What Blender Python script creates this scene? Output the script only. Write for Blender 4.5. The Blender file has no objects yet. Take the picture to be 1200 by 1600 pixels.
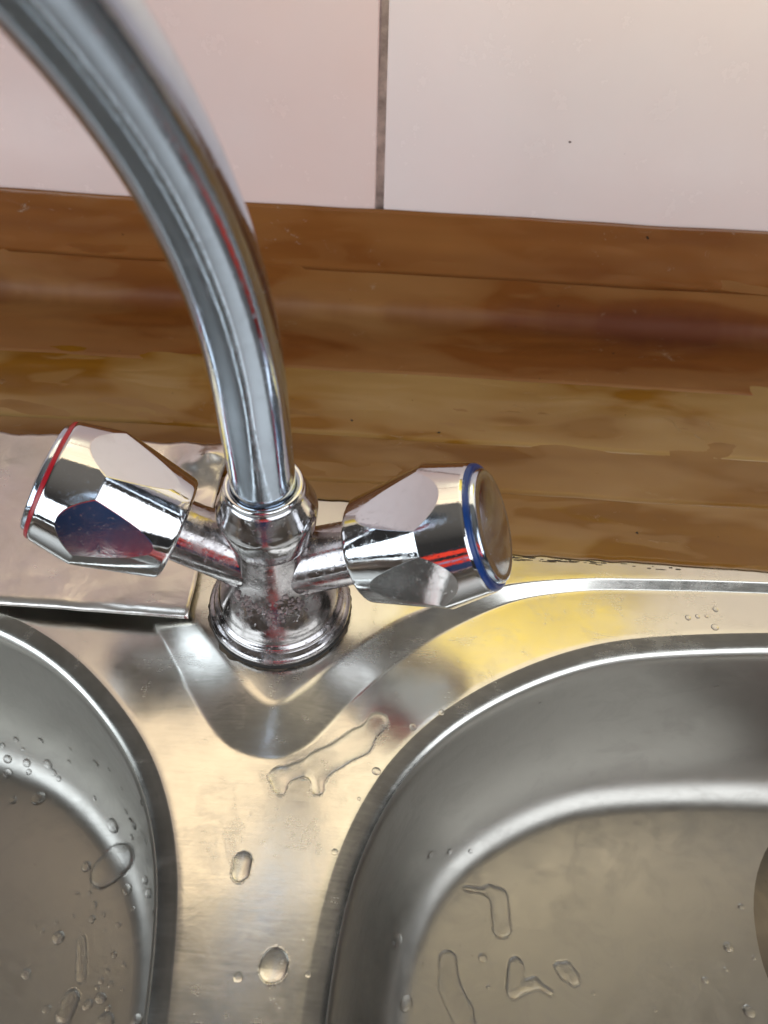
import bpy, bmesh, math, random
import numpy as np
from mathutils import Vector, Matrix, noise
from mathutils.bvhtree import BVHTree
from mathutils.geometry import delaunay_2d_cdt

random.seed(7)
sc = bpy.context.scene
COL = sc.collection

# ------------------------------------------------------------------ camera
PITCH, ROLL, YAW, FPX = 0.88751, 0.04322, -0.02558, 1204.81
CAMP = Vector((0.03953, -0.14738, 0.23918))
fw = Vector((math.sin(YAW) * math.cos(PITCH), math.cos(YAW) * math.cos(PITCH), -math.sin(PITCH)))
rt = Vector((math.cos(YAW), -math.sin(YAW), 0.0))
up = rt.cross(fw)
cr = rt * math.cos(ROLL) + up * math.sin(ROLL)
cu = up * math.cos(ROLL) - rt * math.sin(ROLL)
cd = bpy.data.cameras.new('camera')
cam = bpy.data.objects.new('camera', cd)
COL.objects.link(cam)
cam.matrix_world = Matrix(((cr.x, cu.x, -fw.x, CAMP.x), (cr.y, cu.y, -fw.y, CAMP.y),
                           (cr.z, cu.z, -fw.z, CAMP.z), (0, 0, 0, 1)))
cd.sensor_fit = 'VERTICAL'
cd.sensor_height = 32.0
cd.lens = FPX / 1600 * 32.0
cd.clip_start = 0.01
cd.clip_end = 50
cd.dof.use_dof = True
cd.dof.focus_distance = 0.262
cd.dof.aperture_fstop = 11.0
sc.camera = cam

# ------------------------------------------------------------------ world, lamps, exposure
w = bpy.data.worlds.new('World')
sc.world = w
w.use_nodes = True
bg = w.node_tree.nodes['Background']
_t = w.node_tree          # an even indoor ambient: paler ceiling, dimmer floor
_tc = _t.nodes.new('ShaderNodeTexCoord')
_sx = _t.nodes.new('ShaderNodeSeparateXYZ')
_rp = _t.nodes.new('ShaderNodeValToRGB')
_mr = _t.nodes.new('ShaderNodeMapRange')
_mr.inputs[1].default_value = -1
_t.links.new(_tc.outputs['Generated'], _sx.inputs[0])
_t.links.new(_sx.outputs['Z'], _mr.inputs[0])
_t.links.new(_mr.outputs[0], _rp.inputs[0])
_e = _rp.color_ramp.elements
_e[0].position, _e[0].color = .47, (.07, .07, .072, 1)
_e[1].position, _e[1].color = 1.0, (.48, .44, .39, 1)
_m = _rp.color_ramp.elements.new(.80)
_m.color = (.11, .104, .098, 1)
_t.links.new(_rp.outputs[0], bg.inputs[0])
bg.inputs[1].default_value = 0.3

def area(name, loc, target, sx, sy, power, col):
    l = bpy.data.lights.new(name, 'AREA')
    l.shape = 'RECTANGLE'
    l.size, l.size_y = sx, sy
    l.energy = power
    l.color = col
    o = bpy.data.objects.new(name, l)
    COL.objects.link(o)
    o.location = loc
    o.rotation_euler = (Vector(target) - Vector(loc)).to_track_quat('-Z', 'Y').to_euler()
    return o

area('window_light', (-1.35, -1.20, 0.55), (0, 0, 0.05), 1.7, 1.1, 17, (0.84, 0.93, 1.0))
area('window_light', (1.15, -1.35, 1.00), (0, 0, 0.05), 1.9, 1.3, 17, (0.90, 0.95, 1.0))
sp = bpy.data.lights.new('added_spot', 'SPOT')  # spot added to brighten the upper wall that the steel mirrors
sp.energy = 340
sp.color = (0.96, 1.0, 0.66)
sp.spot_size = math.radians(34)
sp.spot_blend = 0.55
sp.shadow_soft_size = 0.05
so = bpy.data.objects.new('added_spot', sp)
COL.objects.link(so)
so.location = (-0.3, -1.3, 1.9)
so.rotation_euler = (Vector((0.07, 0.176, 0.90)) - Vector(so.location)).to_track_quat('-Z', 'Y').to_euler()

sp2 = bpy.data.lights.new('added_spot', 'SPOT')  # second added spot, brightens the red stripes out of frame
sp2.energy = 110
sp2.color = (1.0, 0.93, 0.82)
sp2.spot_size = math.radians(20)
sp2.spot_blend = 0.4
sp2.shadow_soft_size = 0.03
so2 = bpy.data.objects.new('added_spot', sp2)
COL.objects.link(so2)
so2.location = (0.9, 0.12, 1.35)
so2.rotation_euler = (Vector((0.0, -0.60, 0.18)) - Vector(so2.location)).to_track_quat('-Z', 'Y').to_euler()

sc.view_settings.view_transform = 'Standard'
sc.view_settings.look = 'None'
sc.view_settings.exposure = 0.42
sc.view_settings.gamma = 1.0
sc.view_settings.use_curve_mapping = False
sc.cycles.use_denoising = True
sc.cycles.max_bounces = 14
sc.cycles.glossy_bounces = 8
sc.cycles.transmission_bounces = 10
sc.cycles.transparent_max_bounces = 16
sc.cycles.sample_clamp_indirect = 3.0
sc.cycles.blur_glossy = 0.3

# ------------------------------------------------------------------ helpers
def tag(o, label=None, cat=None, group=None, kind=None):
    if label: o['label'] = label
    if cat: o['category'] = cat
    if group: o['group'] = group
    if kind: o['kind'] = kind
    return o

def link(name, me, mat=None, parent=None, smooth=True, sharp=None):
    if mat is not None and not me.materials: me.materials.append(mat)
    for p in me.polygons: p.use_smooth = smooth
    if sharp is not None: me.set_sharp_from_angle(angle=math.radians(sharp))
    o = bpy.data.objects.new(name, me)
    COL.objects.link(o)
    if parent: o.parent = parent
    return o

def pyd(name, v, f):
    me = bpy.data.meshes.new(name)
    me.from_pydata([tuple(map(float, p)) for p in v], [], [tuple(map(int, q)) for q in f])
    me.update()
    return me

def empty(name, loc=(0, 0, 0)):
    o = bpy.data.objects.new(name, None)
    o.empty_display_size = 0.02
    COL.objects.link(o)
    o.location = loc
    return o

def frame(ax):
    ax = Vector(ax).normalized()
    a = ax.cross(Vector((0, 1, 0.31))).normalized()
    return a, ax.cross(a), ax

def lathe(prof, seg=96, origin=(0, 0, 0), axis=(0, 0, 1)):
    a, b, c = frame(axis)
    o = Vector(origin)
    v, f = [], []
    for r, z in prof:
        for k in range(seg):
            t = 2 * math.pi * k / seg
            v.append(o + c * z + (a * math.cos(t) + b * math.sin(t)) * r)
    for i in range(len(prof) - 1):
        for k in range(seg):
            k2 = (k + 1) % seg
            f.append((i * seg + k, i * seg + k2, (i + 1) * seg + k2, (i + 1) * seg + k))
    return v, f

def rowmesh(rows, closed=False):
    n = len(rows[0])
    v = [p for r in rows for p in r]
    f = []
    for i in range(len(rows) - 1):
        for k in range(n if closed else n - 1):
            k2 = (k + 1) % n
            f.append((i * n + k, i * n + k2, (i + 1) * n + k2, (i + 1) * n + k))
    return v, f

def catmull(P, per=16, closed=False):
    P = np.array(P, float)
    n = len(P)
    out = []
    rng = range(n) if closed else range(n - 1)
    for i in rng:
        g = (lambda k: P[k % n]) if closed else (lambda k: P[min(max(k, 0), n - 1)])
        p0, p1, p2, p3 = g(i - 1), g(i), g(i + 1), g(i + 2)
        for t in np.arange(per) / per:
            out.append(.5 * ((2 * p1) + (-p0 + p2) * t + (2 * p0 - 5 * p1 + 4 * p2 - p3) * t * t + (-p0 + 3 * p1 - 3 * p2 + p3) * t ** 3))
    if not closed: out.append(P[-1])
    return np.array(out)

def pixel_ray(px, py):
    X, Y = px - 600, py - 800
    u = X * math.cos(ROLL) + Y * math.sin(ROLL)
    v = -X * math.sin(ROLL) + Y * math.cos(ROLL)
    return (fw + rt * (u / FPX) - up * (v / FPX)).normalized()

def on_plane(px, py, z):
    d = pixel_ray(px, py)
    return CAMP + d * ((z - CAMP.z) / d.z)

# ------------------------------------------------------------------ materials
class NT:
    def __init__(self, name):
        self.m = bpy.data.materials.new(name)
        self.m.use_nodes = True
        self.t = self.m.node_tree
        self.b = self.t.nodes['Principled BSDF']
        self.out = self.t.nodes['Material Output']
        self.tc = self.t.nodes.new('ShaderNodeTexCoord')
    def n(self, typ, **kw):
        nd = self.t.nodes.new('ShaderNode' + typ)
        for k, val in kw.items():
            if k in nd.inputs: nd.inputs[k].default_value = val
            else: setattr(nd, k, val)
        return nd
    def l(self, a, b): self.t.links.new(a, b)
    def coords(self, scale=(1, 1, 1), src='Object', loc=(0, 0, 0), rot=(0, 0, 0)):
        mp = self.n('Mapping')
        mp.inputs['Scale'].default_value = scale
        mp.inputs['Location'].default_value = loc
        mp.inputs['Rotation'].default_value = rot
        self.l(self.tc.outputs[src], mp.inputs['Vector'])
        return mp.outputs[0]
    def noise(self, vec, scale=5, detail=4, rough=.55, dist=0):
        nd = self.n('TexNoise')
        nd.inputs['Scale'].default_value = scale
        nd.inputs['Detail'].default_value = detail
        nd.inputs['Roughness'].default_value = rough
        nd.inputs['Distortion'].default_value = dist
        self.l(vec, nd.inputs['Vector'])
        return nd.outputs['Fac']
    def ramp(self, fac, stops, interp='LINEAR'):
        nd = self.n('ValToRGB')
        e = nd.color_ramp
        e.interpolation = interp
        while len(e.elements) < len(stops): e.elements.new(.5)
        for el, (p, c) in zip(e.elements, stops):
            el.position = p
            el.color = (c, c, c, 1) if isinstance(c, (int, float)) else (*c, 1)
        self.l(fac, nd.inputs[0])
        return nd.outputs[0]
    def mix(self, fac, a, b):
        nd = self.n('Mix', data_type='RGBA')
        for s, val in ((nd.inputs[0], fac), (nd.inputs[6], a), (nd.inputs[7], b)):
            if hasattr(val, 'is_output'): self.l(val, s)
            elif isinstance(val, (int, float)): s.default_value = val
            else: s.default_value = (*val, 1)
        return nd.outputs[2]
    def math(self, op, a, b=0.0, clamp=False):
        nd = self.n('Math', operation=op, use_clamp=clamp)
        for s, val in ((nd.inputs[0], a), (nd.inputs[1], b)):
            if hasattr(val, 'is_output'): self.l(val, s)
            else: s.default_value = val
        return nd.outputs[0]
    def bump(self, h, strength=.2, dist=.001, normal=None):
        nd = self.n('Bump')
        nd.inputs['Strength'].default_value = strength
        nd.inputs['Distance'].default_value = dist
        self.l(h, nd.inputs['Height'])
        if normal is not None: self.l(normal, nd.inputs['Normal'])
        return nd.outputs[0]
    def set(self, **kw):
        for k, val in kw.items():
            s = self.b.inputs[k.replace('_', ' ')]
            if hasattr(val, 'is_output'): self.l(val, s)
            elif isinstance(val, (int, float)): s.default_value = val
            else: s.default_value = (*val, 1)
        return self.m

def mat_steel(name, base, r0, r1, stain=.5, wav=.2):
    t = NT(name)
    big = t.noise(t.coords(), 26, 5, .6)
    mid = t.noise(t.coords(loc=(3, 1, 0)), 120, 4, .6, .4)
    brush = t.noise(t.coords((60, 900, 60)), 1.0, 3, .5)
    blot = t.ramp(t.noise(t.coords(loc=(1, 7, 2)), 55, 6, .62, .8), [(.52, 0), (.60, 1), (.66, .35)])
    rgh = t.math('ADD', t.ramp(big, [(.3, r0), (.7, r1)]), t.math('MULTIPLY', blot, .10 * stain))
    rgh = t.math('ADD', rgh, t.ramp(mid, [(.35, -.02), (.7, .05)]))
    grain = t.noise(t.coords((120, 2600, 120), rot=(0, 0, .15)), 1.0, 2, .6)
    rgh = t.math('ADD', rgh, t.ramp(grain, [(.3, -.035), (.7, .045)]))
    col = t.mix(t.math('MULTIPLY', blot, .35 * stain), base, tuple(c * .82 for c in base))
    col = t.mix(t.ramp(t.noise(t.coords(loc=(9, 2, 0)), 420, 2, .5), [(.74, 0), (.80, .3)]), col, tuple(c * .6 for c in base))
    h = t.math('ADD', t.math('MULTIPLY', brush, .008), t.math('MULTIPLY', t.noise(t.coords(loc=(5, 0, 0)), 18, 2, .5), 1.0))
    nrm = t.bump(h, wav, .004)
    nrm = t.bump(mid, .05, .0008, nrm)
    return t.set(Base_Color=col, Metallic=1.0, Roughness=rgh, Normal=nrm)

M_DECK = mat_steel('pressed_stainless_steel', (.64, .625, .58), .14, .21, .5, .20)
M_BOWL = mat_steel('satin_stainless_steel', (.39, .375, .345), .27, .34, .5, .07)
M_DRAIN = mat_steel('dull_drain_steel', (.17, .155, .14), .35, .45)

def mat_strip():
    t = NT('crumpled_sheet_metal')
    big = t.noise(t.coords(), 40, 4, .6, .6)
    dent = t.n('TexVoronoi', feature='SMOOTH_F1')
    dent.inputs['Scale'].default_value = 95
    t.l(t.coords((1, 1.6, 1)), dent.inputs['Vector'])
    h = t.math('ADD', t.math('MULTIPLY', big, 1.0), t.ramp(dent.outputs['Distance'], [(.1, 0), (.45, .35)]))
    col = t.mix(t.ramp(big, [(.4, 0), (.65, 1)]), (.78, .75, .71), (.68, .64, .60))
    return t.set(Base_Color=col, Metallic=1.0, Roughness=t.ramp(big, [(.3, .24), (.7, .38)]), Normal=t.bump(h, .22, .0020))
M_STRIP = mat_strip()

def mat_chrome(name, grime=0.0, rough=.045, base=(.68, .69, .71)):
    t = NT(name)
    n1 = t.noise(t.coords(), 150, 6, .65, .5)
    n2 = t.noise(t.coords(loc=(2, 5, 1)), 620, 4, .6)
    n3 = t.noise(t.coords((1, 1, .35), loc=(4, 4, 4)), 260, 4, .6)
    spots = t.ramp(n2, [(.63, 0), (.70, 1)])
    scale = t.ramp(n1, [(.47 - .07 * grime, 0), (.66 - .06 * grime, 1)])
    scale = t.math('MULTIPLY', scale, t.ramp(n3, [(.35, .25), (.6, 1)]))
    amt = t.math('MULTIPLY', scale, .25 + .6 * grime)
    rgh = t.math('ADD', t.math('MULTIPLY', amt, .34), rough)
    rgh = t.math('ADD', rgh, t.math('MULTIPLY', spots, .12))
    nrm = t.bump(t.math('ADD', n1, t.math('MULTIPLY', spots, .6)), .05 + .16 * grime, .0006)
    t.set(Base_Color=base, Metallic=1.0, Roughness=rgh, Normal=nrm)
    d = t.n('BsdfPrincipled')
    d.inputs['Base Color'].default_value = (.50, .46, .44, 1)
    d.inputs['Roughness'].default_value = .7
    t.l(t.ramp(n2, [(.3, (.10, .085, .08)), (.62, (.36, .31, .30))]), d.inputs['Base Color'])
    ms = t.n('MixShader')
    t.l(t.math('MULTIPLY', amt, .12 + .38 * grime, True), ms.inputs[0])
    t.l(t.b.outputs[0], ms.inputs[1])
    t.l(d.outputs[0], ms.inputs[2])
    t.l(ms.outputs[0], t.out.inputs[0])
    return t.m
M_CHROME = mat_chrome('polished_chrome', .05)
M_SPOUT = mat_chrome('water_spotted_chrome', .22, .10, (.57, .65, .76))
M_BODY = mat_chrome('limescaled_chrome', 1.0, .05, (.44, .42, .425))
M_NUT = mat_chrome('spotted_dull_chrome', .5, .05, (.52, .51, .52))

def simple(name, col, rough=.5, metal=0.0, var=.0, scale=200, bump=0):
    t = NT(name)
    nz = t.noise(t.coords(), scale, 4, .6)
    c = t.mix(t.ramp(nz, [(.35, 0), (.7, 1)]), col, tuple(x * (1 - var) for x in col)) if var else col
    kw = dict(Base_Color=c, Roughness=rough, Metallic=metal)
    if bump: kw['Normal'] = t.bump(nz, bump, .0006)
    return t.set(**kw)
M_RED = simple('red_plastic', (.42, .008, .02), .3, 0, .25)
M_BLUE = simple('blue_plastic', (.005, .045, .22), .28, 0, .25)
M_RUBBER = simple('dark_rubber_gasket', (.02, .018, .016), .55, 0, .5, 300, .4)
M_GROUT = simple('dirty_grout', (.60, .48, .43), .85, 0, .6, 130, .5)
M_COUNTER = simple('pinkish_counter', (.52, .42, .35), .5, 0, .3, 40)
M_CRUST = simple('limescale_and_rust_crumbs', (.34, .27, .26), .7, 0, .8, 700, .6)
M_DIRT_SHADE = simple('dirt_and_shade', (.10, .075, .05), .8, 0, .7, 260, .8)

def mat_tile(name, ca, cb):
    t = NT(name)
    big = t.noise(t.coords(src='Object'), 5, 4, .6)
    fine = t.noise(t.coords(loc=(4, 0, 0)), 60, 5, .7)
    speck = t.ramp(t.noise(t.coords(loc=(8, 3, 1)), 150, 2, .5), [(.775, 0), (.79, 1)])
    scuff = t.ramp(t.noise(t.coords((1, 1, 2.2), loc=(2, 9, 1), rot=(0, .5, 0)), 42, 6, .7, 1.0), [(.80, 0), (.9, .3)])
    col = t.mix(t.ramp(big, [(.35, 0), (.65, 1)]), ca, cb)
    col = t.mix(t.math('MULTIPLY', fine, .12), col, (.55, .42, .40))
    col = t.mix(scuff, col, (.86, .80, .78))
    col = t.mix(speck, col, (.08, .05, .05))
    return t.set(Base_Color=col, Roughness=t.ramp(fine, [(.3, .16), (.7, .3)]), Normal=t.bump(big, .15, .004))
M_TILE_WARMLIT = mat_tile('pink_tile_warm_light', (.78, .56, .50), (.77, .61, .57))  # left tiles pinker: warm light painted into the glaze colour
M_TILE_PALELIT = mat_tile('pink_tile_pale_light', (.79, .635, .60), (.79, .675, .65))  # right tiles paler: the lighter side painted into the glaze colour

def mat_tape(name, dark, light, hazy, seed, red=False):
    t = NT(name)
    c = t.coords((1, 2.6, 2.6), loc=(seed, seed * .7, seed * .3))
    n1 = t.noise(c, 10, 2.5, .5, .35)
    n2 = t.noise(t.coords((1, 3.2, 3.2), loc=(seed + 2, 1, 4)), 26, 2, .5, .4)
    band = t.noise(t.coords((.5, 5, 5), loc=(seed, 3, 9)), 14, 2, .5)
    bub = t.ramp(n1, [(.44, 0), (.49, .6), (.60, 1)])
    bub2 = t.ramp(n2, [(.56, 0), (.62, 1)])
    m = t.math('MAXIMUM', t.math('MULTIPLY', bub, hazy), t.math('MULTIPLY', bub2, hazy * .4))
    base = t.mix(t.ramp(band, [(.35, 0), (.65, 1)]), dark, tuple(x * y for x, y in zip(dark, (.78, .72, .7))))
    col = t.mix(m, base, light)
    col = t.mix(t.ramp(n1, [(.62, 0), (.75, .5)]), col, tuple(x * y for x, y in zip(light, (1.15, 1.2, 1.35))))
    if red:   # uneven dark red band mixed in along the corner between wall and counter
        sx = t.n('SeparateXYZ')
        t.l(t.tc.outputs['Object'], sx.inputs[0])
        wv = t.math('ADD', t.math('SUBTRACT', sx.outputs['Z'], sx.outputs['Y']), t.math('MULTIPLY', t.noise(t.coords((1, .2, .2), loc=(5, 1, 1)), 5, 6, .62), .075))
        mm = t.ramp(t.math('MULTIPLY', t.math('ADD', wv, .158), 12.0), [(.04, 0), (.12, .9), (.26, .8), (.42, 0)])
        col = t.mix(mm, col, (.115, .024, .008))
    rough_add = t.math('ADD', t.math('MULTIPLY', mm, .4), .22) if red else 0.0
    scuff = t.noise(t.coords((1, 1.4, 1.4), loc=(seed + 7, 2, 2), rot=(0, 0, .4)), 75, 7, .75, 1.4)
    gate = t.noise(t.coords(loc=(seed, 8, 8)), 16, 2, .5)
    sc_ = t.math('MULTIPLY', t.ramp(scuff, [(.62, 0), (.72, .8)]), t.ramp(gate, [(.48, 0), (.62, 1)]))
    col = t.mix(sc_, col, (.52, .38, .25))
    speck = t.ramp(t.noise(t.coords(loc=(seed, 3, 1)), 190, 2, .5), [(.76, 0), (.78, 1)])
    col = t.mix(speck, col, (.03, .018, .01))
    wr = t.math('ABSOLUTE', t.math('SUBTRACT', t.noise(t.coords((.8, 2.3, 2.3), loc=(seed, 0, 6), rot=(0, 0, .25)), 17, 2, .5, .7), .5))
    h = t.math('ADD', t.math('ADD', t.math('MULTIPLY', wr, 1.8), t.math('MULTIPLY', m, .35)), t.math('MULTIPLY', sc_, .6))
    m_ = t.set(Base_Color=col, Roughness=t.math('ADD', t.ramp(n2, [(.3, .14), (.7, .26)]), rough_add), Normal=t.bump(h, .45, .0016), Alpha=.86)
    t.b.inputs['Specular IOR Level'].default_value = .4
    return m_

def mat_water():
    t = NT('clear_water')
    return t.set(Base_Color=(1, 1, 1), Roughness=.0, IOR=1.333, Transmission_Weight=1.0)
M_WATER = mat_water()

# ------------------------------------------------------------------ the setting: tiled wall and counter
YW = 0.1759
wall = link('tiled_wall', pyd('tiled_wall', [(-.75, YW + .004, -.05), (.75, YW + .004, -.05), (.75, YW + .004, 1.25), (-.75, YW + .004, 1.25),
                                     (-.75, YW + .05, -.05), (.75, YW + .05, -.05), (.75, YW + .05, 1.25), (-.75, YW + .05, 1.25)],
                            [(0, 1, 2, 3), (1, 5, 6, 2), (5, 4, 7, 6), (4, 0, 3, 7), (3, 2, 6, 7), (0, 4, 5, 1)]), M_GROUT, smooth=False)
tag(wall, kind='structure')

def tile_mesh(wd, ht):
    bm = bmesh.new()
    bmesh.ops.create_cube(bm, size=1.0)
    bmesh.ops.scale(bm, vec=(wd, .008, ht), verts=bm.verts)
    ed = [e for e in bm.edges if all(v.co.y < 0 for v in e.verts)]
    bmesh.ops.bevel(bm, geom=ed, offset=.0012, segments=3, affect='EDGES', profile=.6)
    me = bpy.data.meshes.new('tile')
    bm.to_mesh(me); bm.free()
    return me
GX, TW, TH = 0.0233, 0.20, 0.30
tme = tile_mesh(TW - .0034, TH - .0034)
tme2 = tme.copy()
for i in range(-3, 3):
    for j in range(4):
        o = link('tile', tme if i < 0 else tme2, M_TILE_WARMLIT if i < 0 else M_TILE_PALELIT, wall, sharp=30)
        o.location = (GX + (i + .5) * TW, YW + .004 + random.uniform(-.0002, .0002), -.02 + (j + .5) * TH)
        o.rotation_euler = (0, random.uniform(-.002, .002), 0)

ct = link('countertop', pyd('countertop', [(-.75, .056, -.04), (.75, .056, -.04), (.75, YW + .0035, -.04), (-.75, YW + .0035, -.04),
                                   (-.75, .056, -.0006), (.75, .056, -.0006), (.75, YW + .0035, -.0006), (-.75, YW + .0035, -.0006)],
                          [(0, 3, 2, 1), (4, 5, 6, 7), (0, 1, 5, 4), (1, 2, 6, 5), (2, 3, 7, 6), (3, 0, 4, 7)]), M_COUNTER, smooth=False)
tag(ct, kind='structure')

# ------------------------------------------------------------------ sink
ZB = -0.0040          # level of the band around the bowls; the mounting platform is at z = 0
sink = empty('kitchen_sink')
tag(sink, 'stainless steel double bowl sink with a raised tap platform between bowls', 'sink')

PAIRS = [((-.40, .026), (-.40, .031)), ((-.18, .0252), (-.18, .0302)), ((-.11, .021), (-.10, .0279)), ((-.0847, .0141), (-.0748, .0231)),
         ((-.0617, .0026), (-.0497, .0131)), ((-.0449, -.0102), (-.0342, -.0014)), ((-.0348, -.0235), (-.0222, -.0133)), ((-.0257, -.0365), (-.0128, -.0231)),
         ((-.014, -.0499), (-.0051, -.0303)), ((-.0038, -.0545), (.0007, -.0349)), ((.0067, -.0549), (.0053, -.0349)), ((.0173, -.0488), (.011, -.0297)),
         ((.0305, -.0315), (.0229, -.0182)), ((.0453, -.0164), (.0345, -.0077)), ((.061, -.0035), (.0480, .0022)), ((.0849, .011), (.0770, .0150)),
         ((.1094, .0177), (.1068, .0208)), ((.134, .0201), (.1334, .0229)), ((.1831, .0224), (.1832, .0250)), ((.24, .0232), (.24, .0258)), ((.31, .0234), (.31, .0260)), ((.40, .0234), (.40, .0260)), ((.55, .0234), (.55, .0260))]
OUT = catmull([p[0] for p in PAIRS], 18)
INN = catmull([p[1] for p in PAIRS], 18)
def soften(P, k=6):
    P = P.copy()
    for _ in range(k): P[1:-1] = .25 * P[:-2] + .5 * P[1:-1] + .25 * P[2:]
    return P
OUT, INN = soften(OUT, 14), soften(INN, 6)
tg = np.gradient(OUT, axis=0)
tg /= np.linalg.norm(tg, axis=1)[:, None]
nrm_out = np.stack([tg[:, 1], -tg[:, 0]], 1)     # points away from the platform
def zprof(s):
    # crisp lower crease, straight ramp, softer upper crease
    a, b = .10, .82
    k = 1.0 / (b - a / 2 - (b - 0) * 0 + (1 - b) / 2)
    if s < a: h = .5 * s * s / a
    elif s < b: h = a / 2 + (s - a)
    else:
        q = (s - b) / (1 - b)
        h = a / 2 + (b - a) + (1 - b) * (q - .5 * q * q)
    tot = a / 2 + (b - a) + (1 - b) * .5
    return ZB + (0 - ZB) * h / tot
rows = [[(p[0] + n[0] * .0016, p[1] + n[1] * .0016, ZB) for p, n in zip(OUT, nrm_out)]]
for s in [0, .025, .05, .075, .10, .16, .25, .4, .55, .7, .82, .86, .90, .94, .97, 1.0]:
    P = OUT * (1 - s) + INN * s
    rows.append([(p[0], p[1], zprof(s)) for p in P])
for yb in (.06, .5, .94, 1.0):
    rows.append([(p[0] * (1 - yb) + q[0] * yb, p[1] + (.0555 - p[1]) * yb, 0) for p, q in zip(INN, INN)])
rows.append([(p[0], p[1] + .0006, -.0012) for p in rows[-1]])
rows.append([(p[0], p[1], -.02) for p in rows[-1]])
pv, pf = rowmesh(rows)
pf = [tuple(q) for q in pf]

def bowl_contour(quarter, cx, cy, n=440):
    q = np.array(quarter)
    top = q[::-1]                                    # centre-top ... side
    side = np.stack([q[1:, 0], 2 * cy - q[1:, 1]], 1)
    half = np.concatenate([q[::-1][::-1][::-1], side])          # from top centre down the near side to bottom centre
    other = half[::-1][1:-1].copy()
    other[:, 0] = 2 * cx - other[:, 0]
    P = catmull(np.concatenate([half, other]), 14, True)
    seg = np.linalg.norm(np.roll(P, -1, 0) - P, axis=1)
    s = np.concatenate([[0], np.cumsum(seg)])
    Pc = np.concatenate([P, P[:1]])
    u = np.linspace(0, s[-1], n, endpoint=False)
    R = np.stack([np.interp(u, s, Pc[:, 0]), np.interp(u, s, Pc[:, 1])], 1)
    for _ in range(10): R = .25 * np.roll(R, 1, 0) + .5 * R + .25 * np.roll(R, -1, 0)
    return R
RQ = [(.0212, -.20), (.0219, -.15), (.0227, -.1247), (.0243, -.1018), (.0291, -.079), (.0404, -.0549), (.0569, -.0359), (.079, -.0201), (.1051, -.0074), (.131, -.0003), (.1787, .0053), (.2234, .0071), (.265, .0072)]
LQ = [(-.0103, -.20), (-.0103, -.15), (-.0117, -.1268), (-.016, -.0961), (-.0229, -.0749), (-.0339, -.0556), (-.0514, -.0368), (-.0746, -.0192), (-.1022, -.0067), (-.1395, .0018), (-.1893, .0069), (-.25, .0084)]
CR = bowl_contour(RQ, .265, -.20)
CL = bowl_contour(LQ, -.25, -.20)
DEPTH = .115
prof = [(-.002, 0), (0, 0), (.0003, -.00006), (.0008, -.00022), (.002, -.0006), (.0045, -.0014), (.0056, -.0019), (.0066, -.0026), (.0074, -.0040), (.0079, -.0058), (.0082, -.0080), (.0086, -.012)]
# wall running smoothly into a floor sweep of gradually tightening radius
qx, qz = [], []
x_, z_ = .0086, -.012
N_ = 40
for i_ in range(N_):
    u_ = (i_ + .5) / N_
    an = math.radians(85.5) * (1 - (u_ ** 3.9))
    ds = .1005 / N_
    x_ += math.cos(an) * ds; z_ -= math.sin(an) * ds
    qx.append(x_); qz.append(z_)
kx = .0255 / (qx[-1] - .0086)
kz = (.096 - .012) / (-qz[-1] - .012)
for a_, b_ in zip(qx, qz): prof.append((.0086 + (a_ - .0086) * kx, -.012 + (b_ + .012) * kz))
XE = prof[-1][0]
prof += [(XE + .004, -.0961), (XE + .012, -.0962)]
def bowl(C, name):
    area2 = np.sum(C[:, 0] * np.roll(C[:, 1], -1) - np.roll(C[:, 0], -1) * C[:, 1])
    t = np.roll(C, -1, 0) - np.roll(C, 1, 0)
    t /= np.linalg.norm(t, axis=1)[:, None]
    nin = np.stack([-t[:, 1], t[:, 0]], 1) * (1 if area2 > 0 else -1)
    rows = []
    for d, z in prof:
        P = C + nin * d
        rows.append([(p[0], p[1], ZB + z) for p in P])
    last = C + nin * prof[-1][0]
    c0 = last.mean(0)
    for k, dz in ((.8, -.0003), (.5, -.0012), (.2, -.002), (.01, -.0022)):
        rows.append([(p[0], p[1], ZB + prof[-1][1] + dz) for p in c0 + (last - c0) * k])
    v, f = rowmesh(rows, True)
    if area2 < 0: pass
    me = pyd(name, v, f)
    bm = bmesh.new(); bm.from_mesh(me)
    bmesh.ops.recalc_face_normals(bm, faces=bm.faces)
    bm.to_mesh(me); bm.free()
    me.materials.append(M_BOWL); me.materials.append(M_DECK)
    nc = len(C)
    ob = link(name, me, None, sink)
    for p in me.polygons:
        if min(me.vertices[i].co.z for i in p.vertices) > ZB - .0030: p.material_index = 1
    return v, f, (C - nin * .002)
vR, fR, ringR = bowl(CR, 'bowl')
vL, fL, ringL = bowl(CL, 'bowl')

# the flat band: everything between the platform and the two bowls
pts, eds = [], []
def loop(P, closed=True):
    b = len(pts)
    for p in P: pts.append(Vector((float(p[0]), float(p[1]))))
    n = len(P)
    for i in range(n if closed else n - 1): eds.append((b + i, b + (i + 1) % n))
front = [(p[0], p[1]) for p in rows[0]] + [(.55, -.46), (-.54, -.46)]
front[0] = (-.54, rows[0][0][1]); 
loop(front); loop(ringR); loop(ringL)
res = delaunay_2d_cdt(pts, eds, [], 0, 1e-7)
cv, cf = res[0], res[2]
def inside(p, P):
    x, y = P[:, 0], P[:, 1]; x2, y2 = np.roll(x, -1), np.roll(y, -1)
    c = ((y > p[1]) != (y2 > p[1])) & (p[0] < (x2 - x) * (p[1] - y) / (y2 - y + 1e-15) + x)
    return c.sum() % 2 == 1
F_ = np.array(front)
keep = []
for t3 in cf:
    c = (cv[t3[0]] + cv[t3[1]] + cv[t3[2]]) / 3
    if inside(c, F_) and not inside(c, ringR) and not inside(c, ringL): keep.append(tuple(t3))
b0 = len(pv)
dv = list(pv) + [(p.x, p.y, ZB) for p in cv]
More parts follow.
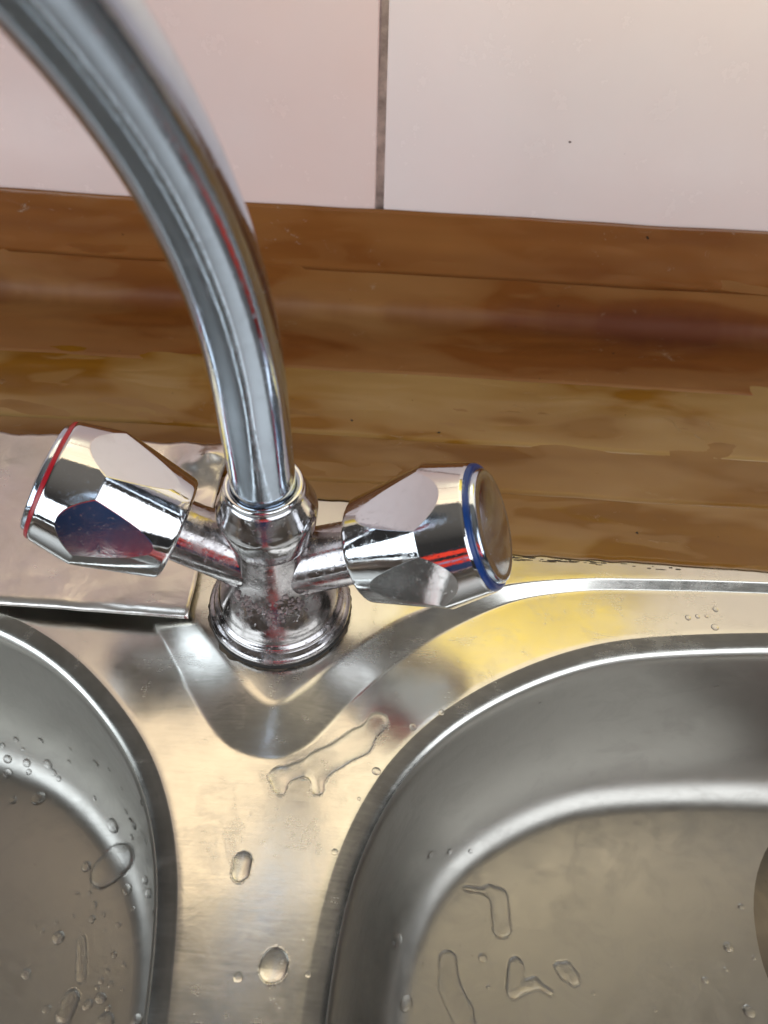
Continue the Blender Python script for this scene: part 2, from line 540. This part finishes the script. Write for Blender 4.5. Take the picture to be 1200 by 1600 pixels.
df = pf + [tuple(i + b0 for i in t3) for t3 in keep]
dme = pyd('deck', dv, df)
bm = bmesh.new(); bm.from_mesh(dme)
bmesh.ops.remove_doubles(bm, verts=bm.verts, dist=1e-5)
bmesh.ops.recalc_face_normals(bm, faces=bm.faces)
ups = sum(f.normal.z * f.calc_area() for f in bm.faces)
if ups < 0: bmesh.ops.reverse_faces(bm, faces=bm.faces)
bm.to_mesh(dme); bm.free()
link('deck', dme, M_DECK, sink)

v, f = lathe([(.0585, -.0006), (.056, .0002), (.053, .0012), (.049, .0022), (.044, .0028), (.040, .0029), (.030, .0020), (.001, .0014)], 72, (.2505, -.076, ZB + prof[-1][1]))
link('drain', pyd('drain', v, f), M_DRAIN, sink)

BV = BVHTree.FromPolygons([Vector(p) for p in vR] + [Vector(p) for p in vL] + [Vector(p) for p in dv],
                          fR + [tuple(i + len(vR) for i in q) for q in fL] + [tuple(i + len(vR) + len(vL) for i in q) for q in df])

# ------------------------------------------------------------------ faucet
faucet = empty('faucet')
tag(faucet, 'chrome two handle mixer tap with tall curved spout standing on the sink', 'faucet')
v, f = lathe([(.001, .0), (.0246, .0), (.0252, .0006), (.0252, .0016), (.0244, .0022), (.001, .0022)], 96)
link('gasket', pyd('gasket', v, f), M_RUBBER, faucet, sharp=40)
v, f = lathe([(.0235, .0018), (.0248, .0022), (.0252, .0032), (.0251, .0044), (.0244, .0053), (.0234, .0058), (.0226, .0060), (.0222, .0064), (.0222, .0068)], 128)
link('base_flange', pyd('base_flange', v, f), M_BODY, faucet, sharp=55)
v, f = lathe([(.0221, .0062), (.0228, .0068), (.0229, .0078), (.0222, .0088), (.0214, .0091), (.0212, .0096), (.0211, .0110), (.0208, .0130), (.0200, .0155), (.0187, .0185), (.0171, .0215), (.0156, .0245), (.0144, .0275), (.0135, .031), (.0128, .036), (.0124, .042), (.0123, .046)], 128)
link('body', pyd('body', v, f), M_BODY, faucet, sharp=50)

def cut_solid(prof, seg, origin, axis, planes, phase_frame=None):
    """lathe solid, then flat facets cut into it"""
    v, f = lathe(prof, seg)
    bm = bmesh.new(); bm.from_mesh(pyd('tmp', v, f))
    bmesh.ops.contextual_create(bm, geom=[e for e in bm.edges if e.is_boundary])
    hol = [e for e in bm.edges if e.is_boundary]
    if hol: bmesh.ops.holes_fill(bm, edges=hol)
    for co, no in planes:
        g = bm.verts[:] + bm.edges[:] + bm.faces[:]
        r = bmesh.ops.bisect_plane(bm, geom=g, plane_co=co, plane_no=no, clear_outer=True, dist=1e-7)
        ed = [e for e in bm.edges if e.is_boundary]
        if ed: bmesh.ops.holes_fill(bm, edges=ed)
    bmesh.ops.remove_doubles(bm, verts=bm.verts, dist=2e-6)
    bmesh.ops.recalc_face_normals(bm, faces=bm.faces)
    a, b, c = frame(axis)
    M = Matrix(((a.x, b.x, c.x, origin[0]), (a.y, b.y, c.y, origin[1]), (a.z, b.z, c.z, origin[2]), (0, 0, 0, 1)))
    bmesh.ops.transform(bm, matrix=M, verts=bm.verts)
    me = bpy.data.meshes.new('solid')
    bm.to_mesh(me); bm.free()
    return me

# nut below the spout: bevelled cone with eight flats
def nut_planes(n, ap, ph):
    return [(Vector((math.cos(ph + 2 * math.pi * k / n) * ap, math.sin(ph + 2 * math.pi * k / n) * ap, 0)),
             Vector((math.cos(ph + 2 * math.pi * k / n), math.sin(ph + 2 * math.pi * k / n), 0))) for k in range(n)]
def ngon_lathe(prof, n, ph):
    rows = [[(r * math.cos(ph + 2 * math.pi * k / n), r * math.sin(ph + 2 * math.pi * k / n), z) for k in range(n)] for r, z in prof]
    return rowmesh(rows, True)
v, f = lathe([(.0119, .0432), (.0128, .0436), (.0134, .0446), (.0138, .0460), (.0146, .0495), (.0153, .0530), (.0156, .0552), (.0157, .0566), (.0155, .0578), (.0150, .0590), (.0138, .0622), (.0127, .0652), (.0122, .0663), (.0114, .0668), (.0098, .0668)], 96)
nt = link('spout_nut', pyd('spout_nut', v, f), M_NUT, faucet)
def worn(o, wd, ang):
    m = o.modifiers.new('worn_edges', 'BEVEL'); m.width = wd; m.segments = 3; m.limit_method = 'ANGLE'; m.angle_limit = math.radians(ang)
    m.use_clamp_overlap = True
    m2 = o.modifiers.new('flat_faces', 'WEIGHTED_NORMAL'); m2.weight = 90; m2.keep_sharp = True
v, f = lathe([(.0102, .0655), (.0116, .0660), (.0120, .0670), (.0118, .0680), (.0112, .0684), (.0104, .0682), (.0098, .0676)], 96)
link('collar_ring', pyd('collar_ring', v, f), M_CHROME, faucet)

# grime round the tap foot, widened as painted contact shade, corroded crumbs where the arms leave the body
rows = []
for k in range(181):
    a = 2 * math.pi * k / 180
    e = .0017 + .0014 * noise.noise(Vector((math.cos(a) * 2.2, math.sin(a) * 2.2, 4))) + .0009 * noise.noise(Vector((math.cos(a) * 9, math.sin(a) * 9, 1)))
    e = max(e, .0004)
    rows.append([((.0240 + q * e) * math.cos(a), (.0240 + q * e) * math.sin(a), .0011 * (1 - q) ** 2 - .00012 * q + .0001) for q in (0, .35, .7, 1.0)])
link('grime_shade_ring', pyd('grime_shade_ring', *rowmesh(rows)), M_DIRT_SHADE, faucet)
bm = bmesh.new()
rg = random.Random(3)
for k in range(90):
    az = math.radians(rg.gauss(-84, 36)); zz = rg.gauss(.0235, .0022)
    rb = np.interp(zz, [.0155, .0185, .0215, .0245, .0275, .031], [.0200, .0187, .0171, .0156, .0144, .0135])
    r = abs(rg.gauss(.0005, .00028)) + .0002
    mt = Matrix.Translation((rb * math.cos(az), rb * math.sin(az), zz)) @ Matrix.Diagonal((1, 1, rg.uniform(.5, 1), 1))
    g = bmesh.ops.create_icosphere(bm, subdivisions=1, radius=r, matrix=mt)
    for v_ in g['verts']: v_.co += Vector((rg.uniform(-1, 1), rg.uniform(-1, 1), rg.uniform(-1, 1))) * r * .35
cme = bpy.data.meshes.new('corrosion_crust'); bm.to_mesh(cme); bm.free()
tag(link('corrosion_crust', cme, M_CRUST, faucet), kind='stuff')

TILT, PSI, ZA = 0.46826, 0.05743, 0.02522
H0, RB, PHI, RTUBE, ZT = .04631, .18023, 4.28743, .0096, .05611
def spath(s):
    e = Vector((math.cos(PHI), math.sin(PHI), 0)); Z = Vector((0, 0, 1))
    if s < H0: return Z * s, Z
    a = (s - H0) / RB
    return Z * (H0 + RB * math.sin(a)) + e * RB * (1 - math.cos(a)), Z * math.cos(a) + e * math.sin(a)
side = Vector((math.cos(PHI), math.sin(PHI), 0)).cross(Vector((0, 0, 1))).normalized()
prow = []
total = H0 + RB * math.radians(120)
SEG = 72
for i in range(181):
    s = total * i / 180
    p, t = spath(s)
    p = p + Vector((0, 0, ZT))
    n2 = t.cross(side).normalized()
    prow.append([tuple(p + (side * math.cos(2 * math.pi * k / SEG) + n2 * math.sin(2 * math.pi * k / SEG)) * RTUBE) for k in range(SEG)])
pe, te = spath(total)
pe += Vector((0, 0, ZT))
spout = link('spout', pyd('spout', *rowmesh(prow, True)), M_SPOUT, faucet)
v, f = lathe([(RTUBE, -.001), (.0112, 0), (.0115, .004), (.0115, .016), (.0105, .018), (.008, .018), (.0075, .012)], 64, pe, te)
link('aerator', pyd('aerator', v, f), M_CHROME, spout, sharp=40)

DR, RR, DJ, RJ, DS, RS = .07477, .01955, .06028, .0227, .03406, .0174
def handle(sgn, mat_ring, phase, nm):
    h = Vector((math.cos(PSI), -math.sin(PSI), 0)) * sgn
    ax = (h * math.cos(TILT) + Vector((0, 0, math.sin(TILT)))).normalized()
    O = Vector((0, 0, ZA))
    # stem arm from the body to the handle
    v, f = lathe([(.0112, .004), (.0109, .014), (.0106, .022), (.0104, .030), (.0104, .040)], 72, O, ax)
    link('arm', pyd('arm', v, f), M_BODY, faucet)
    fa, fb, fc = frame(ax)
    dc = CAMP - (O + ax * DJ)
    ang = math.atan2(dc.dot(fb), dc.dot(fa))
    slope_o = (RJ - RR) / (DR - DJ)
    a0 = RJ * .893
    sl = .10
    planes = []
    for k in range(5):
        th = ang + phase + math.pi / 5 + 2 * math.pi * k / 5
        d = Vector((math.cos(th), math.sin(th), 0))
        no = (d + Vector((0, 0, -sl))).normalized()
        planes.append((d * a0 + Vector((0, 0, DJ)), no))
    pr = [(.0085, DS + .0010), (RS - .0022, DS), (RS - .0010, DS + .0003), (RS - .0003, DS + .0010), (RS, DS + .0020), (RJ, DJ), (RR + .0003, DR - .0012), (RR, DR - .0006), (RR - .0006, DR), (RR - .0022, DR + .0002)]
    me = cut_solid(pr, 120, O, ax, planes)
    kb = link('handle_knob', me, M_CHROME, faucet)
    worn(kb, .00022, 6.5)
    kb['label'] = nm
    v, f = lathe([(RR - .0001, DR - .0004), (RR - .0003, DR + .0003), (RR - .0007, DR + .0008), (RR - .0013, DR + .0010), (RR - .0022, DR + .0009), (RR - .0026, DR + .0005)], 96, O, ax)
    link('colour_ring', pyd('colour_ring', v, f), mat_ring, kb, sharp=60)
    c = [(RR - .0021, DR + .0008), (RR - .0022, DR + .0020), (RR - .0026, DR + .0025), (RR - .0032, DR + .0026), (RR - .0038, DR + .0024)]
    for q in np.linspace(0, 1, 9)[1:]:
        r = (RR - .0038) * (1 - q) + .0002 * q
        c.append((r, DR + .0024 + .0019 * (1 - (r / (RR - .0038)) ** 2)))
    v, f = lathe(c, 96, O, ax)
    link('cap', pyd('cap', v, f), M_SPOUT, kb, sharp=50)
    return ax
handle(-1, M_RED, math.radians(7), 'faceted chrome handle with a red ring for hot water')
handle(1, M_BLUE, math.radians(3), 'faceted chrome handle with a blue ring for cold water')

# ------------------------------------------------------------------ brown packing tape, strip by strip
DARK, LIGHT = (.28, .122, .009), (.40, .245, .09)
def tape(pathfn, u0, u1, x0, x1, nx, nu, mat, lab, edge=None, amp=.0004, seed=0):
    rows = []
    for j in range(nu + 1):
        r = []
        for i in range(nx + 1):
            x = x0 + (x1 - x0) * i / nx
            a, b = u0, u1
            if edge: a, b = edge(x, u0, u1)
            wv = .0002 * math.sin(x * 31 + seed * 2) + .0005 * noise.noise(Vector((x * 40, seed * 3.1, 0)))
            u = a + wv + (b - a) * j / nu
            p, n = pathfn(u)
            d = amp * (noise.noise(Vector((x * 22, u * 130, seed))) + .5 * noise.noise(Vector((x * 70, u * 260, seed + 4))))
            d = max(d, -.00005) * math.sin(math.pi * j / nu) ** .5
            r.append((x, p[0] + n[0] * d, p[1] + n[1] * d))
        rows.append(r)
    me = pyd('packing_tape', *rowmesh(rows))
    o = link('packing_tape', me, mat)
    m = o.modifiers.new('thickness', 'SOLIDIFY'); m.thickness = .00006; m.offset = 0
    tag(o, lab, 'tape', 'strips of brown packing tape')
    return o
RC = .008
def path(off):
    # u < 0: up the wall, u > 0: out over the counter; rounded inner corner of radius RC
    def fn(u):
        r = RC - off
        y0, z0 = YW - RC, RC
        L = RC * math.pi / 2
        if u < -L / 2: return (YW - off, RC + (-u - L / 2)), (-1, 0)
        if u > L / 2: return (YW - RC - (u - L / 2), off), (0, 1)
        a = (u + L / 2) / RC
        return (y0 + math.cos(a) * r, z0 - math.sin(a) * r), (-math.cos(a), math.sin(a))
    return fn
LL = RC * math.pi / 2
def Uc(y): return (YW - RC - y) + LL / 2
def Uw(z): return -(z - RC) - LL / 2
def ragged(x, a, b):
    k = min(max((x - .045) / .03, 0), 1)
    k = k * k * (3 - 2 * k)
    j = .0012 * noise.noise(Vector((x * 150, 5, 0))) * (1 if x < .1 else .5)
    return a, Uc(.0515) * (1 - k) + Uc(.0298) * k + j
T1 = mat_tape('brown_tape_wall', (.27, .100, .024), (.36, .170, .060), .35, 1.3)
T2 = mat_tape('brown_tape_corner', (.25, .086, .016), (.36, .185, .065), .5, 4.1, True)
T3 = mat_tape('brown_tape_counter', DARK, LIGHT, 1.0, 7.7)
T4 = mat_tape('brown_tape_counter_front', (.26, .118, .016), (.36, .21, .08), .8, 11.2)
T5 = mat_tape('brown_tape_sink_edge', (.29, .14, .025), (.40, .25, .11), .8, 15.9)
tape(path(.0005), Uc(.078), Uc(.0296), -.034, .34, 150, 16, T5, 'brown packing tape strip overlapping the back edge of the sink', ragged, seed=1)
tape(path(.00060), Uc(.112), Uc(.0605), -.36, .34, 180, 16, T4, 'brown packing tape strip second nearest to the sink', seed=2)
tape(path(.00070), Uc(.142), Uc(.0875), -.36, .34, 180, 16, T3, 'brown packing tape strip with large pale air bubbles across the counter middle', seed=3, amp=.0006)
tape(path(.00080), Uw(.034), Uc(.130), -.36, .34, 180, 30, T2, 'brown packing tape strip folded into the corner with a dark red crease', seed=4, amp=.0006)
tape(path(.00090), Uw(.0568), Uw(.0240), -.36, .34, 180, 14, T1, 'topmost brown packing tape strip along the bottom of the wall tiles', seed=5, amp=.0004)

# ------------------------------------------------------------------ loose sheet metal strip on the left
def strip_obj():
    nx, ny = 150, 70
    rows = []
    for j in range(ny + 1):
        r = []
        for i in range(nx + 1):
            t = j / ny
            xr = -.0315 - .0012 * t + .0006 * noise.noise(Vector((t * 9, 1, 1)))
            if t > .72: xr += .004 * (t - .72) / .28
            x = -.30 + (xr + .30) * (i / nx) ** .8
            y = -.0088 + .0785 * t + .0008 * noise.noise(Vector((x * 18, 3, t)))
            if t > .9: y += .0022 * noise.noise(Vector((x * 90, 8, 0)))
            z = .0042 + .0007 * noise.noise(Vector((x * 26, y * 40, 2))) + .00022 * noise.noise(Vector((x * 95, y * 110, 5)))
            if t < .045: z -= .0016 * (1 - t / .045) ** 2
            if y > .050: z += (y - .050) * .22
            c = max(0, 1 - math.hypot((x + .037) / .020, (y - .062) / .020))
            z += .0065 * c * c + .0016 * c * noise.noise(Vector((x * 230, y * 210, 9)))
            r.append((x, y, z))
        rows.append(r)
    o = link('metal_strip', pyd('metal_strip', *rowmesh(rows)), M_STRIP)
    m = o.modifiers.new('thickness', 'SOLIDIFY'); m.thickness = .0009; m.offset = -1
    tag(o, 'dented loose sheet metal strip with a torn corner behind the red handle', 'metal strip')
strip_obj()

# ------------------------------------------------------------------ unseen stand-in for a person's striped clothing, added for the chrome reflections
def cloth():
    t = NT('striped_knit_cloth')
    sx = t.n('SeparateXYZ'); t.l(t.tc.outputs['Object'], sx.inputs[0])
    z = t.math('ADD', t.math('MULTIPLY', sx.outputs['Z'], 1.0), .60)
    navy, red, lil = (.018, .045, .15), (.85, .05, .025), (.36, .30, .56)
    col = t.ramp(z, [(0, navy), (.67, red), (.715, lil), (.745, red), (.775, (.006, .008, .02)), (.83, red), (.90, (.008, .01, .025))], 'CONSTANT')
    weave = t.noise(t.coords(), 900, 2, .5)
    m = t.set(Base_Color=col, Roughness=.85, Normal=t.bump(weave, .3, .001))
    rows = []
    for j in range(41):
        zz = -.40 + .76 * j / 40
        r = []
        for i in range(81):
            a = math.pi * (i / 80)
            rad = .20 * (1 - .12 * ((zz - .1) / .5) ** 2)
            fold = 1 + .03 * math.sin(a * 11 + zz * 6) + .02 * noise.noise(Vector((a * 4, zz * 5, 0)))
            r.append((.02 - math.cos(a) * rad * fold, -.72 + math.sin(a) * rad * .62 * fold, zz))
        rows.append(r)
    o = link('clothing_stand_in', pyd('clothing_stand_in', *rowmesh(rows)), m)
    md = o.modifiers.new('thickness', 'SOLIDIFY'); md.thickness = .003
    tag(o, 'unseen navy and red clothing stand-in added to mirror in the tap chrome', 'cloth')
cloth()

def dirt_line():
    bm = bmesh.new()
    rg = random.Random(11)
    for k in range(46):
        x = rg.choice([rg.uniform(.07, .128), rg.uniform(.07, .19)])
        y = .0286 + rg.gauss(0, .0006) + (x - .08) * .006
        mt = Matrix.Translation((x, y, .0001)) @ Matrix.Diagonal((rg.uniform(2, 9), rg.uniform(.5, 1.0), .35, 1))
        bmesh.ops.create_icosphere(bm, subdivisions=1, radius=rg.uniform(.00015, .00042), matrix=mt)
    me = bpy.data.meshes.new('dirt_streak'); bm.to_mesh(me); bm.free()
    tag(link('dirt_streak', me, M_DIRT_SHADE, sink), kind='stuff')
dirt_line()

def towel():  # unseen guess, added for the yellow reflection in the steel
    t = NT('yellow_terry_cloth')
    nz = t.noise(t.coords(), 700, 3, .6)
    m = t.set(Base_Color=t.mix(nz, (.95, .72, .20), (.90, .62, .13)), Roughness=.9, Normal=t.bump(nz, .6, .002))
    rows = []
    for j in range(31):
        zz = .205 + .15 * j / 30
        r = []
        for i in range(61):
            x = .055 + .17 * i / 60
            r.append((x, YW - .010 - .004 * math.sin(x * 120 + zz * 7) - .003 * noise.noise(Vector((x * 20, zz * 9, 3))), zz + .006 * noise.noise(Vector((x * 14, 1, j * .02)))))
        rows.append(r)
    o = link('added_yellow_towel', pyd('added_yellow_towel', *rowmesh(rows)), m)
    md = o.modifiers.new('thickness', 'SOLIDIFY'); md.thickness = .003
    tag(o, 'unseen yellow towel added on the wall to mirror in the ledge behind the right bowl', 'towel')
towel()

bm = bmesh.new()  # unseen sponge, added for the red streak it mirrors into the spout
bmesh.ops.create_cube(bm, size=1.0)
bmesh.ops.scale(bm, vec=(.045, .055, .028), verts=bm.verts)
bmesh.ops.bevel(bm, geom=bm.edges[:], offset=.006, segments=3, affect='EDGES')
bmesh.ops.rotate(bm, matrix=Matrix.Rotation(.15, 3, 'Z'), verts=bm.verts)
bmesh.ops.translate(bm, vec=(.272, -.043, ZB + prof[-1][1] + .0155), verts=bm.verts)
sme = bpy.data.meshes.new('sponge'); bm.to_mesh(sme); bm.free()
tag(link('sponge', sme, simple('red_sponge', (.80, .06, .035), .9, 0, .35, 500, .8), sharp=60), 'unseen red sponge added on the right bowl floor to mirror in the spout', 'sponge')

# ------------------------------------------------------------------ water
def dome_mesh(hr, name='water_drop'):
    prof = []
    for q in np.linspace(0, 1, 9):
        a = q * math.pi / 2
        prof.append((math.cos(a) ** .85 if q < 1 else .004, math.sin(a) * hr))
    prof = [(1.0, -.12)] + prof
    v, f = lathe(prof, 28)
    return pyd(name, v, f)
DOMES = [dome_mesh(.42), dome_mesh(.5), dome_mesh(.34)]
for dm in DOMES: dm.materials.append(M_WATER)
def drop(px, py, rpx, lab, grp, asp=1.0, rot=0.0):
    d = pixel_ray(px, py)
    hit = BV.ray_cast(CAMP, d)
    if hit[0] is None: return
    n = hit[1]
    if n.dot(d) > 0: n = -n
    r = rpx / FPX * (hit[0] - CAMP).dot(fw)
    o = bpy.data.objects.new('water_drop', random.choice(DOMES))
    for p in o.data.polygons: p.use_smooth = True
    COL.objects.link(o)
    o.location = hit[0]
    q = n.to_track_quat('Z', 'Y') @ Matrix.Rotation(rot, 3, 'Z').to_quaternion()
    o.rotation_euler = q.to_euler()
    o.scale = (r * asp, r / asp ** .5, r * .95)
    tag(o, lab, 'water drop', grp)
    return o

def puddle(caps, z, h, wd, lab, res=.00035, k=.0016, name='water_puddle', wob=.0004):
    """caps: list of capsules ((px,py),(px,py),radius px) joined smoothly into one pool of water"""
    C = []
    for a, b, r in caps:
        A, B = on_plane(*a, z), on_plane(*b, z)
        C.append((np.array([A.x, A.y]), np.array([B.x, B.y]), r / FPX * ((A + B) / 2 - CAMP).dot(fw)))
    lo = np.min([np.minimum(a, b) - r for a, b, r in C], axis=0) - .002
    hi = np.max([np.maximum(a, b) + r for a, b, r in C], axis=0) + .002
    nx, ny = [int(math.ceil(q / res)) for q in (hi - lo)]
    X, Y = np.meshgrid(lo[0] + np.arange(nx + 1) * res, lo[1] + np.arange(ny + 1) * res)
    S = None
    for a, b, r in C:
        ab = b - a
        L = ab @ ab + 1e-12
        t = np.clip(((X - a[0]) * ab[0] + (Y - a[1]) * ab[1]) / L, 0, 1)
        d = np.hypot(X - a[0] - t * ab[0], Y - a[1] - t * ab[1]) - r
        if S is None: S = d
        else:
            hh = np.clip(.5 + .5 * (S - d) / k, 0, 1)
            S = S * (1 - hh) + d * hh - k * hh * (1 - hh)
    W = np.zeros_like(S)
    for iy in range(ny + 1):
        for ix in range(nx + 1):
            if abs(S[iy, ix]) < .002: W[iy, ix] = noise.noise(Vector((X[iy, ix] * 240, Y[iy, ix] * 240, h * 1000)))
    S = S + wob * W
    q = np.clip(-S / wd, 0, 1)
    Z = np.where(S < 0, h * np.sqrt(np.clip(1 - (1 - q) ** 2, 0, 1)), -S * -1.2)
    Z = np.maximum(Z, -.0006)
    ok = S < res * 1.8
    idx = -np.ones(S.shape, int)
    v, f = [], []
    use = np.zeros(S.shape, bool)
    cell = ok[:-1, :-1] & ok[1:, :-1] & ok[:-1, 1:] & ok[1:, 1:]
    use[:-1, :-1] |= cell; use[1:, :-1] |= cell; use[:-1, 1:] |= cell; use[1:, 1:] |= cell
    for iy, ix in zip(*np.nonzero(use)):
        hb = BV.ray_cast(Vector((X[iy, ix], Y[iy, ix], z + .03)), Vector((0, 0, -1)))
        zb = hb[0].z if hb[0] is not None else z
        idx[iy, ix] = len(v); v.append((X[iy, ix], Y[iy, ix], zb + Z[iy, ix]))
    for iy, ix in zip(*np.nonzero(cell)):
        f.append((idx[iy, ix], idx[iy, ix + 1], idx[iy + 1, ix + 1], idx[iy + 1, ix]))
    o = link(name, pyd(name, v, f), M_WATER)
    tag(o, lab, 'water')
    return o

ZF = ZB + prof[-1][1]
ZFr = ZF - .0001
# pool hanging below the platform, dripping towards the right bowl
puddle([((432, 1212), (438, 1232), 11), ((440, 1212), (500, 1190), 13), ((494, 1215), (497, 1232), 11), ((500, 1195), (560, 1160), 22), ((560, 1160), (592, 1128), 16)],
       ZB, .0011, .0028, 'irregular pool of water dripping below the tip of the tap platform', k=.003)
puddle([((766, 1392), (780, 1402), 10), ((780, 1402), (784, 1450), 15), ((728, 1388), (766, 1394), 5)], ZFr, .0012, .0022, 'bent finger shaped water puddle on the right bowl floor')
puddle([((806, 1508), (803, 1546), 13), ((803, 1548), (835, 1535), 9), ((835, 1535), (860, 1550), 5)], ZFr, .0012, .0022, 'three armed water puddle on the right bowl floor')
puddle([((872, 1510), (880, 1522), 7), ((885, 1514), (896, 1528), 11)], ZFr, .0012, .002, 'small ragged water puddle right of the three armed puddle')
puddle([((700, 1500), (702, 1540), 15), ((702, 1540), (722, 1580), 18), ((722, 1580), (735, 1620), 16)], ZFr, .0010, .0022, 'long wavy water puddle near the bottom of the right bowl')
puddle([((161, 1368), (172, 1360), 19), ((172, 1354), (182, 1346), 21), ((184, 1345), (197, 1345), 15)], ZFr, .0022, .0045, 'largest bean shaped water drop on the left bowl floor', k=.004, wob=.0002)
puddle([((112, 1560), (102, 1585), 13)], ZFr, .0012, .0022, 'oblong water puddle at the bottom of the left bowl floor')
puddle([((128, 1470), (128, 1525), 8)], ZFr, .0006, .0016, 'thin water smear on the left bowl floor')
puddle([((380, 1346), (376, 1362), 15)], ZB, .0017, .004, 'teardrop of water higher on the bridge between the bowls', wob=.0004)
puddle([((428, 1507), (427, 1512), 23)], ZB, .0022, .005, 'largest round water drop lower on the bridge between the bowls', wob=.0004)

G1, L1 = 'water droplets on the left bowl floor', 'small water droplet on the left bowl floor'
for px, py, r in [(60, 1247, 11), (20, 1250, 7), (177, 1290, 12), (207, 1287, 10), (135, 1354, 8), (198, 1390, 9), (227, 1375, 7), (233, 1396, 8), (241, 1426, 6), (91, 1465, 10), (88, 1441, 4),
                  (66, 1455, 4), (56, 1448, 3.5), (147, 1414, 6), (144, 1436, 6), (161, 1430, 4.5), (114, 1432, 3.5), (184, 1445, 5), (163, 1455, 3), (41, 1522, 8), (178, 1492, 5), (193, 1508, 4), (168, 1517, 4), (158, 1533, 5),
                  (173, 1538, 5), (152, 1543, 4), (137, 1570, 8), (157, 1560, 9), (168, 1575, 5), (73, 1577, 7), (165, 1596, 14), (215, 1594, 11), (208, 1420, 4), (120, 1396, 3.5), (140, 1395, 3.5), (191, 1546, 3.5)]:
    own = {(60, 1247): 'squarish water droplet at the top left of the left bowl floor', (177, 1290): 'left one of the twin round droplets above the bean shaped drop',
           (207, 1287): 'right one of the twin round droplets above the bean shaped drop', (198, 1390): 'oval water droplet just below the bean shaped drop', (91, 1465): 'lone round water droplet left of the thin smear',
           (41, 1522): 'pale water droplet nearest the left edge of the left bowl floor'}.get((px, py))
    drop(px, py, r, own or L1, None if own else G1, random.uniform(.85, 1.15), random.uniform(0, 3))
G2, L2 = 'water droplets on the left bowl wall', 'tiny water droplet clinging to the curved wall of the left bowl'
for px, py, r in [(12, 1186, 7), (42, 1192, 7), (75, 1194, 8), (84, 1207, 6), (92, 1217, 5), (12, 1208, 8), (45, 1206, 5), (64, 1157, 5), (25, 1155, 5), (150, 1192, 7), (108, 1190, 4), (148, 1247, 4), (171, 1202, 4), (197, 1268, 5), (222, 1254, 6),
                  (206, 1308, 5), (228, 1315, 5), (4, 1165, 5), (191, 1232, 4), (110, 1170, 3.5), (36, 1170, 3)]:
    drop(px, py, r, L2, G2, random.uniform(.9, 1.1), random.uniform(0, 3))
G3, L3 = 'water droplets in the right bowl', 'small water droplet in the right bowl'
for px, py, r in [(620, 1470, 12), (634, 1568, 12), (754, 1497, 7), (763, 1543, 4), (1158, 1417, 5), (1138, 1480, 8), (1134, 1515, 4), (1102, 1532, 6), (1047, 1508, 4), (1170, 1580, 9), (672, 1336, 6), (676, 1622, 6), (659, 1506, 3.5),
                  (702, 1331, 5), (735, 1330, 4), (1178, 1497, 4), (1024, 1578, 3.5), (927, 1552, 3.5), (1120, 1072, 4), (844, 1098, 3)]:
    own = {(620, 1470): 'round water droplet on the left curve of the right bowl', (634, 1568): 'water droplet at the bottom left of the right bowl', (754, 1497): 'small water droplet between the finger shaped and three armed puddles',
           (1138, 1480): 'oval water droplet near the drain in the right bowl'}.get((px, py))
    drop(px, py, r, own or L3, None if own else G3, random.uniform(.85, 1.15), random.uniform(0, 3))
G4, L4 = 'water droplets on the right bowl rim', 'small water droplet on the rim of the right bowl'
for px, py, r in [(645, 1136, 6), (588, 1205, 7), (523, 1331, 5), (690, 1113, 5), (481, 1522, 5), (561, 1248, 3)]:
    drop(px, py, r, L4, G4, random.uniform(.9, 1.1), random.uniform(0, 3))
drop(372, 1527, 8, 'small water drop beside the largest round drop on the bridge', None)
for px, py, r in [(1075, 965, 5), (1090, 963, 4), (1117, 980, 6), (1118, 952, 5), (1104, 963, 3)]:
    drop(px, py, r, 'tiny water droplet on the flat ledge behind the right bowl', 'water droplets on the ledge', random.uniform(.9, 1.1))
